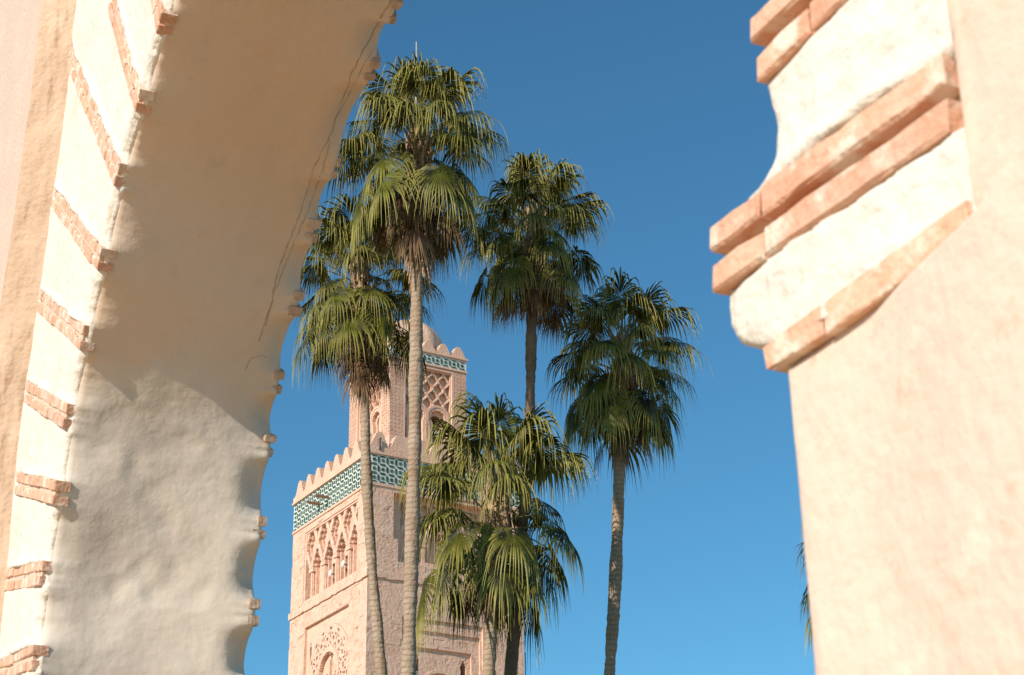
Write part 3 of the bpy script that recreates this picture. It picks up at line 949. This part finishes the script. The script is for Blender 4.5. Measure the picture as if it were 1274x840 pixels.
merlons(TC, WL, WR, 33.478, 1.12, 1.06, 0.84, 0.42)


# glazed tile band: raised white strapwork on the band, a green tile in each mesh
def band(corner, wl, wr, z0, cell, nrow, limit, first_row=0):
    sq = MB(); q = 0.165 * cell
    d = 0.028
    shapes = {
        'square': [(-q, -q), (q, -q), (q, q), (-q, q)],
        'upright': [(0, -0.39 * cell), (0.13 * cell, -0.2 * cell), (0.13 * cell, 0.2 * cell), (0, 0.39 * cell), (-0.13 * cell, 0.2 * cell), (-0.13 * cell, -0.2 * cell)],
        'level': [(-0.39 * cell, 0), (-0.2 * cell, -0.13 * cell), (0.2 * cell, -0.13 * cell), (0.39 * cell, 0), (0.2 * cell, 0.13 * cell), (-0.2 * cell, 0.13 * cell)],
        'half_bottom': [(-0.40 * cell, 0.01), (0.40 * cell, 0.01), (0.22 * cell, 0.155 * cell), (-0.22 * cell, 0.155 * cell)],
        'half_top': [(0.40 * cell, -0.01), (-0.40 * cell, -0.01), (-0.22 * cell, -0.155 * cell), (0.22 * cell, -0.155 * cell)],
    }
    meshes = {}
    for k_, pts in shapes.items():
        m_ = MB(); m_.prism([Vector((x, 0.0, z)) for x, z in pts], Vector((0, -d, 0)))
        me = bpy.data.meshes.new('tile'); me.from_pydata([tuple(v) for v in m_.v], [], m_.f); me.materials.append(M_tile); me.update()
        meshes[k_] = me
    mbk = MB()
    hb = cell * nrow + 0.10
    mbk.box(corner - TU * 0.004 - TW * 0.004 + ZV * (z0 - 0.05), TU * (wl + 0.008), TW * (wr + 0.008), ZV * hb)
    strap = mbk.build('strapwork', M_strap, tower)
    for (dS, Ln, dIn, li) in ((TW, wr, TU, limit[0]), (TU, wl, TW, limit[1])):
        n_ = int(Ln / cell); s_ = Ln / n_
        cells = []
        for i in range(n_):
            for j in range(nrow):
                cells.append(('square', (i + 0.5) * s_, (j + 0.5) * cell))
                if i < n_ - 1: cells.append(('upright', (i + 1) * s_, (j + 0.5) * cell))
                if j < nrow - 1: cells.append(('level', (i + 0.5) * s_, (j + 1) * cell))
            cells.append(('half_bottom', (i + 0.5) * s_, 0)); cells.append(('half_top', (i + 0.5) * s_, nrow * cell))
        cells.sort(key=lambda c: c[1])
        rest = MB()
        for idx, (k_, s, z) in enumerate(cells):
            p = corner + dS * s - dIn * 0.0025 + ZV * (z0 + z)
            ex = dS; ey = dIn
            if idx < li:
                Mx = Matrix(((ex.x, ey.x, 0, p.x), (ex.y, ey.y, 0, p.y), (0, 0, 1, p.z), (0, 0, 0, 1)))
                link_mesh('tile', meshes[k_], strap, Mx)
            else:
                rest.prism([p + ex * x + ZV * zz for x, zz in shapes[k_]], -ey * d)
        if rest.v:
            o = rest.build('tile', M_tile, strap); o['kind'] = 'stuff'


band(TC, WL, WR, 31.60, 0.475, 3, (235, 30))
# two timbers jutting from the band
for s, z in ((5.75, 32.08), (4.7, 32.12)):
    mb = MB(); mb.box(TC + TU * s + ZV * z - TW * 0.75, TU * 0.12, TW * 0.9, ZV * 0.12); mb.build('beam', M_wood, tower)
mb = MB(); mb.tube([TC + TW * 0.52 + ZV * 33.3 - TU * 0.08, TC + TW * 0.52 + ZV * 33.95 - TU * 0.08], 0.05, 8); mb.build('rain_spout', M_metal, tower)

# lantern: the upper tower
E_ = 2.15
LC = TC + TU * E_ + TW * E_
LWR, LWL = 4.60, 4.92


def sebka(S, Z, c0, px, pz, ztop):
    t = (ztop - Z) / pz
    og = 0.5 + 0.5 * np.sin((np.abs(((t * 2) % 2) - 1) - 0.5) * math.pi)    # ogee sway between crossings
    x = (S - c0) / px
    a1 = np.abs(((x - og / 2 + 0.5) % 1.0) - 0.5) * px
    a2 = np.abs(((x + og / 2 + 0.5) % 1.0) - 0.5) * px
    m_ = np.minimum(a1, a2)
    notch = 0.012 * np.cos(t * 2 * math.pi * 5)
    return np.where(m_ < 0.035 + notch, 0.0, np.where(m_ < 0.085 + notch, 0.05, 0.20))


def depthLan(W_):
    c = W_ / 2

    def fn(S, Z):
        pat = (((S * 9 + Z * 9) % 1.0 < 0.28) | ((S * 9 - Z * 9) % 1.0 < 0.28))
        D = np.where(pat, 0.0, 0.028) + 0.004
        D = np.where(((S % 0.22) < 0.05) | (((Z + 0.11) % 0.22) < 0.05), D * 0.3, D)
        fr_ = (np.abs(S - c) < 1.52) & (Z < 39.50)
        D = np.where(fr_, -0.0, D)
        fr2 = (np.abs(S - c) < 1.40) & (Z < 39.42)
        D = np.where(fr2, 0.10, D)
        P_ = (np.abs(S - c) < 1.32) & (Z < 39.36)
        D = np.where(P_, 0.12 + sebka(S, Z, c, 0.66, 0.92, 39.3), D)
        for cc in (c - 0.62, c + 0.62):
            r = np.hypot(S - cc, Z - 36.72)
            th = np.arctan2(Z - 36.72, S - cc)
            below = (Z < 36.72) & (np.abs(S - cc) < 0.62)
            ring = (r < 0.72) | below
            D = np.where(P_ & ring, 0.08, D)
            ring2 = (r < 0.58) | ((Z < 36.45) & (np.abs(S - cc) < 0.50))
            D = np.where(P_ & ring2, 0.11, D)
            lobe = (r < 0.40 + 0.05 * np.abs(np.cos(th * 5.0))) & (Z > 36.42)
            D = np.where(P_ & lobe, 0.32, D)
            jamb = (Z <= 36.44) & (np.abs(S - cc) < 0.34)
            D = np.where(P_ & jamb, 0.32, D)
            win = ((np.hypot(S - cc, Z - 36.62) < 0.27) | ((np.abs(S - cc) < 0.20) & (Z < 36.6) & (Z > 35.25)))
            D = np.where(P_ & win, 0.9, D)
        D = np.where(Z < 35.2, 0.0, D)
        return D
    return fn


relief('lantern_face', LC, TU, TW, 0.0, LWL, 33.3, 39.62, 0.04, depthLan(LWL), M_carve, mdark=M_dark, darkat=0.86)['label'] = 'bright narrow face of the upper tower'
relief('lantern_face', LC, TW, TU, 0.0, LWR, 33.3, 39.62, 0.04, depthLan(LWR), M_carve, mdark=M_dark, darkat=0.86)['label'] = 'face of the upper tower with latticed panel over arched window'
mb = MB()
mb.box(LC + TU * 0.95 + TW * 0.95 + ZV * 33.1, TU * (LWL - 0.951), TW * (LWR - 0.951), ZV * 6.52)
mb.box(LC + ZV * 39.62, TU * LWL, TW * LWR, ZV * 0.8)
mb.build('lantern_core', M_towerpl, tower)
for (z0, h, pr) in ((39.60, 0.09, 0.05), (40.33, 0.10, 0.08)):
    mb = MB(); mb.box(LC - TU * pr - TW * pr + ZV * z0, TU * (LWL + 2 * pr), TW * (LWR + 2 * pr), ZV * h); mb.build('moulding', M_towerpl, tower)
band(LC, LWL, LWR, 39.76, 0.46, 1, (60, 0))
merlons(LC, LWL, LWR, 40.42, 0.95, 0.92, 0.66, 0.32)
# dome with shallow gores
dv = []; df = []
dc = LC + TU * LWL / 2 + TW * LWR / 2
nr_, nc_ = 26, 96
for i in range(nr_):
    t = i / (nr_ - 1)
    z = 41.0 + 2.1 * math.sin(t * math.pi / 2)
    r = 2.0 * max(0.0, math.cos(t * math.pi / 2)) ** 0.95
    for k in range(nc_):
        a_ = 2 * math.pi * k / nc_
        rr = r * (1 + 0.035 * abs(math.sin(a_ * 6)))
        dv.append((dc.x + rr * math.cos(a_), dc.y + rr * math.sin(a_), z))
for i in range(nr_ - 1):
    for k in range(nc_):
        k2 = (k + 1) % nc_
        df.append((i * nc_ + k, i * nc_ + k2, (i + 1) * nc_ + k2, (i + 1) * nc_ + k))
mesh_obj('dome', dv, df, M_towerpl, tower, True)
mb = MB(); mb.tube([dc + ZV * 40.35, dc + ZV * 41.02], 2.03, 32); mb.build('drum', M_towerpl, tower, True)


def disc_lamp(loc, nrm, r, label, kindn='round_lamp'):
    t = empty(kindn, loc, label, 'lamp', 'round lamps in the minaret openings')
    q = nrm.to_track_quat('Z', 'Y').to_matrix()
    v = []; f = []
    prof = [(0, 0.10), (0.5, 0.085), (0.85, 0.04), (1.0, 0.0), (0.96, -0.04), (0.6, -0.14), (0.2, -0.2)]
    for (a_, h) in prof:
        for k in range(20):
            an = 2 * math.pi * k / 20
            v.append(loc + q @ Vector((r * a_ * math.cos(an) if a_ else 0, r * a_ * math.sin(an) if a_ else 0, h * r * 2)))
    for i in range(len(prof) - 1):
        for k in range(20):
            k2 = (k + 1) % 20
            f.append((i * 20 + k, i * 20 + k2, (i + 1) * 20 + k2, (i + 1) * 20 + k))
    mesh_obj('lamp_bowl', v, f, M_lamp, t, True)
    m_ = MB(); m_.tube([loc - nrm * (0.3 * r), loc - nrm * 0.4 - ZV * 0.05], 0.03, 8); m_.build('bracket', M_metal, t)


disc_lamp(TC + TU * 4.72 + TW * 0.18 + ZV * 28.12, -TW, 0.20, 'white round lamp in the left of the two dark arcade openings')
disc_lamp(TC + TU * 3.25 + TW * 0.18 + ZV * 28.22, -TW, 0.20, 'white round lamp in the arcade opening nearer the tower corner')
disc_lamp(LC + TW * (LWR / 2 + 0.66) + TU * 0.15 + ZV * 35.82, -TU, 0.21, 'white round lamp in the keyhole window of the upper tower')
# thin mast standing beyond the tower's right edge
pm = at(653.6, 812, 96)
mb = MB(); mb.tube([(pm.x, pm.y, 0), (pm.x, pm.y, pm.z * 0.6), (pm.x, pm.y, pm.z)], [0.06, 0.04, 0.022], 8)
tag(mb.build('mast', M_metal), 'thin dark mast rising beside the right edge of the minaret', 'mast')


# ------------------------------------------------------------------ palms
def leaf_mesh(elev, seed, dead=False, nseg=46):
    r_ = random.Random(seed)
    v = []; f = []; mi = []; al = []
    e0 = math.radians(elev)
    Lp = 1.15 * r_.uniform(0.75, 1.12) * (0.8 if dead else 1)
    bend = math.radians(26 if not dead else 12) * max(0.25, math.cos(e0))
    pts = []; p = Vector((0, 0, 0)); K = 8
    for k in range(K + 1):
        pts.append(p.copy())
        an = e0 - bend * (k / K) ** 1.5
        d = Vector((math.cos(an), 0, math.sin(an)))
        p = p + d * (Lp / K)
    # petiole: flat strip of a stalk
    for k, q in enumerate(pts):
        hw = 0.030 * (1 - 0.55 * k / K); hh = 0.014
        an = e0 - bend * (k / K) ** 1.5; nn = Vector((-math.sin(an), 0, math.cos(an)))
        for (sy, sz) in ((-1, 0), (0, -1), (1, 0), (0, 1)):
            v.append(q + Vector((0, hw * sy, 0)) + nn * (hh * sz)); al.append(0)
    for k in range(K):
        for j in range(4):
            j2 = (j + 1) % 4
            f.append((k * 4 + j, k * 4 + j2, (k + 1) * 4 + j2, (k + 1) * 4 + j)); mi.append(1)
    an = e0 - bend - (r_.uniform(0.3, 0.75) * max(0.3, math.cos(e0)) if not dead else 0)
    dd = Vector((math.cos(an), 0, math.sin(an))); sv_ = Vector((0, 1, 0)); nn = Vector((-math.sin(an), 0, math.cos(an)))
    roll = r_.uniform(-0.25, 0.25)
    q3 = Matrix.Rotation(roll, 3, dd)
    sv_ = q3 @ sv_; nn = q3 @ nn
    hub = pts[-1]
    span = math.radians(r_.uniform(138, 158)) if not dead else math.radians(r_.uniform(50, 85))
    dphi = 2 * span / nseg
    g = (1.25 if not dead else 2.2) * r_.uniform(0.85, 1.25)
    cup = r_.uniform(0.25, 0.55)
    for i in range(nseg):
        phi = -span + dphi * (i + 0.5) + r_.uniform(-0.25, 0.25) * dphi
        Ls = (1.08 * (0.74 + 0.26 * math.cos(phi * 0.55))) * r_.uniform(0.70, 1.12)
        if dead: Ls *= 0.9
        cs = 0.16 * max(0, math.cos(phi))               # costa carries the middle segments forward
        org = hub + dd * cs
        base = (dd * math.cos(phi) + sv_ * math.sin(phi) - nn * (cup * abs(math.sin(phi)) ** 1.3)).normalized()
        gi = g * r_.uniform(0.75, 1.35)
        stiff = r_.uniform(1.3, 1.9); brk = r_.uniform(0.22, 0.44)
        ns_ = 9
        pp = org.copy(); acr = None
        rad = 0.0
        tw = r_.uniform(-0.5, 0.5)
        j0 = len(v)
        for k in range(ns_ + 1):
            t = k / ns_
            gd = gi * (0.8 * t + (7.5 * (t - brk) if t > brk else 0)) if not dead else gi * 3.0 * t ** stiff
            dr = (base + Vector((0, 0, -1)) * gd).normalized()
            wd_full = 2 * (rad + 0.02) * math.tan(dphi / 2) * 1.04
            wcap = 0.046 * (1 - max(0, min(1, (t - 0.3) / 0.4))) ** 0.8 * 0.7 + 0.018 * (1 - t) ** 0.6 + 0.002
            wd = min(wd_full, wcap)
            if dead: wd *= 0.8
            across = dr.cross(nn)
            if across.length < 0.05: across = sv_.copy()
            across.normalize()
            across = (Matrix.Rotation(tw * max(0, t - 0.3), 3, dr) @ across)
            up = across.cross(dr).normalized()
            fold = wd * (0.28 if t < 0.55 else 0.42)
            v.append(pp - across * wd / 2); v.append(pp + up * fold * 0.8); v.append(pp + across * wd / 2)
            al += [t, t, t]
            step = Ls / ns_
            pp = pp + dr * step; rad += step
        for k in range(ns_):
            a0 = j0 + k * 3; b0 = a0 + 3
            f.append((a0, a0 + 1, b0 + 1, b0)); f.append((a0 + 1, a0 + 2, b0 + 2, b0 + 1)); mi += [0, 0]
    me = bpy.data.meshes.new('dead_frond' if dead else 'frond')
    me.from_pydata([tuple(x) for x in v], [], f)
    for m_ in ((M_dead, M_deadpet) if dead else (M_leaf, M_petiole)): me.materials.append(m_)
    me.polygons.foreach_set('material_index', mi)
    at_ = me.attributes.new('along', 'FLOAT', 'POINT'); at_.data.foreach_set('value', al)
    me.update()
    return me


ELEV = [84, 66, 50, 34, 18, 2, -16, -34, -52, -70]
LEAVES = {e_: [leaf_mesh(e_, 100 + i * 7 + e_) for i in range(4)] for e_ in ELEV}
DEADS = {e_: [leaf_mesh(e_, 300 + i * 7 + e_, True, 26) for i in range(3)] for e_ in (-40, -62, -78, -86)}


M_trunkshade = mat('shaded_palm_bark', (0.17, 0.115, 0.075), 0.95, [((0.26, 0.19, 0.135), 1.1, 0.45, 0.66, 0.8), ((0.17, 0.11, 0.07), 2.3, 0.48, 0.7, 0.8), ((0.12, 0.08, 0.05), 14.0, 0.58, 0.74, 0.6)], bump=1.0, bscale=16, extra=rings)  # shade from the crowns painted into this bark as darker brown


def palm(label, line, grow, Y, rtop, rbase, size, seed, nleaf=34, ndead=14, skirt=0.9, topgap=0.0, spikes=(), extra=(), dead_h=(0.6, 1.5), elo=-20, ehi=80, bark=None):
    """line: pixels down the trunk's middle from the bottom of the frame to its top; grow: the growing point"""
    r_ = random.Random(seed)
    P = [at(x, y, Y) for x, y in line]
    d = (P[1] - P[0]); sl = Vector((d.x / d.z, d.y / d.z, 0))
    zb = P[0].z
    low = [Vector((P[0].x - sl.x * (zb - z) * (0.55 + 0.45 * z / zb), P[0].y, z)) for z in (0, zb * 0.25, zb * 0.5, zb * 0.75)]
    G = at(*grow, Y)
    ctrl = low + P + [G]
    # dense centre line, Catmull-Rom
    zz = [c.z for c in ctrl]
    pts = []; rad = []
    z = 0.0; step = 0.055
    xs = [c.x for c in ctrl]
    N_ = int((G.z - 0.05) / step)
    zs_ = np.linspace(0, G.z - 0.05, N_)
    # smooth interpolation of x over z
    xi = np.interp(zs_, zz, xs)
    ker = np.hanning(61); ker /= ker.sum()
    xp = np.concatenate([xi[0] + (xi[0] - xi[1:31])[::-1], xi, xi[-1] + (xi[-1] - xi[-31:-1])[::-1]])
    xi = np.convolve(xp, ker, 'valid')
    root = empty('fan_palm', (float(xi[0]), Y, 0), label, 'palm tree', 'tall fan palms')
    sides = 22
    v = []; f = []
    ph = r_.uniform(0, 9)
    ringp = 0; rr_ = 0.0
    Ht = zs_[-1]
    for k, z in enumerate(zs_):
        h = z / Ht
        base = rbase + (rtop - rbase) * h ** 0.8 + 0.28 * math.exp(-z / 0.5)
        ringp -= 1
        if ringp <= 0:
            ringp = r_.choice((1, 2, 2, 3)); rr_ = r_.uniform(-0.009, 0.009)
            tilt = r_.uniform(-0.3, 0.3)
        wob = 0.012 * math.sin(z * 1.7 + ph) + 0.008 * math.sin(z * 4.1 + ph * 2)
        for j in range(sides):
            an = 2 * math.pi * j / sides
            rr = base + rr_ * (0.5 + 0.8 * math.sin(an * 2 + k * 0.21) ** 2) + wob + r_.uniform(-0.006, 0.006)
            v.append((xi[k] + rr * math.cos(an), Y + rr * math.sin(an), z + 0.02 * math.sin(an + ph + k * 0.05)))
    for k in range(len(zs_) - 1):
        for j in range(sides):
            j2 = (j + 1) % sides
            f.append((k * sides + j, k * sides + j2, (k + 1) * sides + j2, (k + 1) * sides + j))
    mesh_obj('trunk', v, f, bark or M_trunk, root, True)

    def axis(z):
        return Vector((float(np.interp(z, zs_, xi)), Y, z))
    # sheath of old leaf bases round the upper trunk
    mb = MB()
    top = G.z
    nb = 330
    for k in range(nb):
        h = r_.random(); z = top - 0.1 - h ** 0.8 * skirt * size * 1.15
        an = r_.uniform(0, 2 * math.pi)
        dr = Vector((math.cos(an), math.sin(an), 0))
        rr = rtop * (0.9 + 1.5 * r_.random() * math.sin(min(1, h * 1.2) * math.pi) ** 0.5)
        p0 = axis(z) + dr * rr
        ln = r_.uniform(0.25, 0.5 + 0.6 * h)
        out = (dr * r_.uniform(0.10, 0.28) + ZV * (1.0 if r_.random() < 0.45 * (1 - h) else -1.0)).normalized()
        sw = r_.uniform(0.02, 0.05)
        tng = Vector((-dr.y, dr.x, 0))
        mb.prism([p0 - tng * sw, p0 + tng * sw, p0 + out * ln + tng * sw * 0.3, p0 + out * ln - tng * sw * 0.3], dr * 0.02)
    mb.build('leaf_bases', M_boot, root)

    def put(me, name, an, z, sc_, rollj=0.06):
        p = axis(z) + Vector((math.cos(an), math.sin(an), 0)) * rtop * 0.6
        Mx = Matrix.Translation(p) @ Matrix.Rotation(an, 4, 'Z') @ Matrix.Rotation(r_.uniform(-rollj, rollj), 4, 'X') @ Matrix.Scale(sc_, 4)
        return link_mesh(name, me, root, Mx)
    ga = 2.39996
    a0 = r_.uniform(0, 6.28)
    for i in range(nleaf):
        h = (i + 0.5) / nleaf
        el = ehi - (ehi - elo) * h ** 1.1 + r_.uniform(-13, 13)
        eb = min(ELEV, key=lambda q: abs(q - el))
        me = r_.choice(LEAVES[eb])
        put(me, 'frond', a0 + i * ga + r_.uniform(-0.25, 0.25), top - 0.05 - h * 1.45 * size, size * r_.uniform(0.9, 1.08) * (0.82 if h < 0.08 else 1))
    for i in range(ndead):
        h = (i + 0.5) / ndead
        eb = r_.choice((-40, -40, -62, -62, -78, -86))
        put(r_.choice(DEADS[eb]), 'dead_frond', a0 + 1 + i * ga + r_.uniform(-0.4, 0.4), top - size * (dead_h[0] + (dead_h[1] - dead_h[0]) * h), size * r_.uniform(0.62, 1.0), 0.15)
    for (an, el, dz, sc_) in extra:
        eb = min(ELEV, key=lambda q: abs(q - el))
        put(LEAVES[eb][int(abs(an * 10)) % 4], 'frond', math.radians(an), top - dz, size * sc_, 0.02)
    for (px, py, py0) in spikes:
        a1_, b1_ = at(px[0], py, Y), at(px[1], py0, Y)
        m_ = MB(); m_.tube([b1_, (a1_ + b1_) / 2 + Vector((0.02, 0, 0)), a1_], [0.035, 0.025, 0.012], 7)
        m_.build('flower_stalk', M_spike, root)
    return root


palm('tallest fan palm, its straight bare trunk crossing in front of the minaret', [(508, 840), (512, 700), (516, 550), (518, 420), (519, 310)], (521, 150), 35.5, 0.141, 0.155, 1.18, 12,
     nleaf=50, ndead=46, skirt=2.45, spikes=(((518, 517), 52, 150),), dead_h=(0.6, 1.9))
palm('leaning fan palm left of the tallest one, crown against the archway edge', [(475, 840), (464, 720), (457, 620), (454, 540), (455, 470)], (447, 322), 39.0, 0.113, 0.130, 1.10, 24,
     nleaf=50, ndead=50, skirt=1.8, dead_h=(0.5, 2.0))
palm('fan palm with shade-darkened trunk rising behind the lowest crown in the middle', [(635, 840), (645, 720), (655, 600), (660, 500), (661, 400)], (667, 262), 39.0, 0.120, 0.146, 1.07, 37,
     nleaf=50, ndead=34, skirt=1.7, dead_h=(0.6, 1.8), bark=M_trunkshade)
palm('rightmost whole fan palm standing clear against blue sky', [(758, 840), (765, 740), (769, 640), (771, 560), (773, 500)], (776, 422), 41.0, 0.144, 0.156, 1.16, 41,
     nleaf=50, ndead=30, skirt=1.6, dead_h=(0.6, 1.6))
palm('lowest fan palm with broad crown covering the tower corner', [(608, 840), (611, 760), (613, 700), (615, 660), (616, 640)], (621, 590), 38.4, 0.137, 0.147, 1.36, 59,
     nleaf=42, ndead=18, skirt=1.2, dead_h=(0.8, 1.3))
palm('fan palm hidden behind the right pier, only leaf tips showing', [(1076, 990), (1076, 920), (1076, 860)], (1076, 672), 40.0, 0.17, 0.2, 1.0, 61,
     nleaf=34, ndead=8, skirt=1.2)
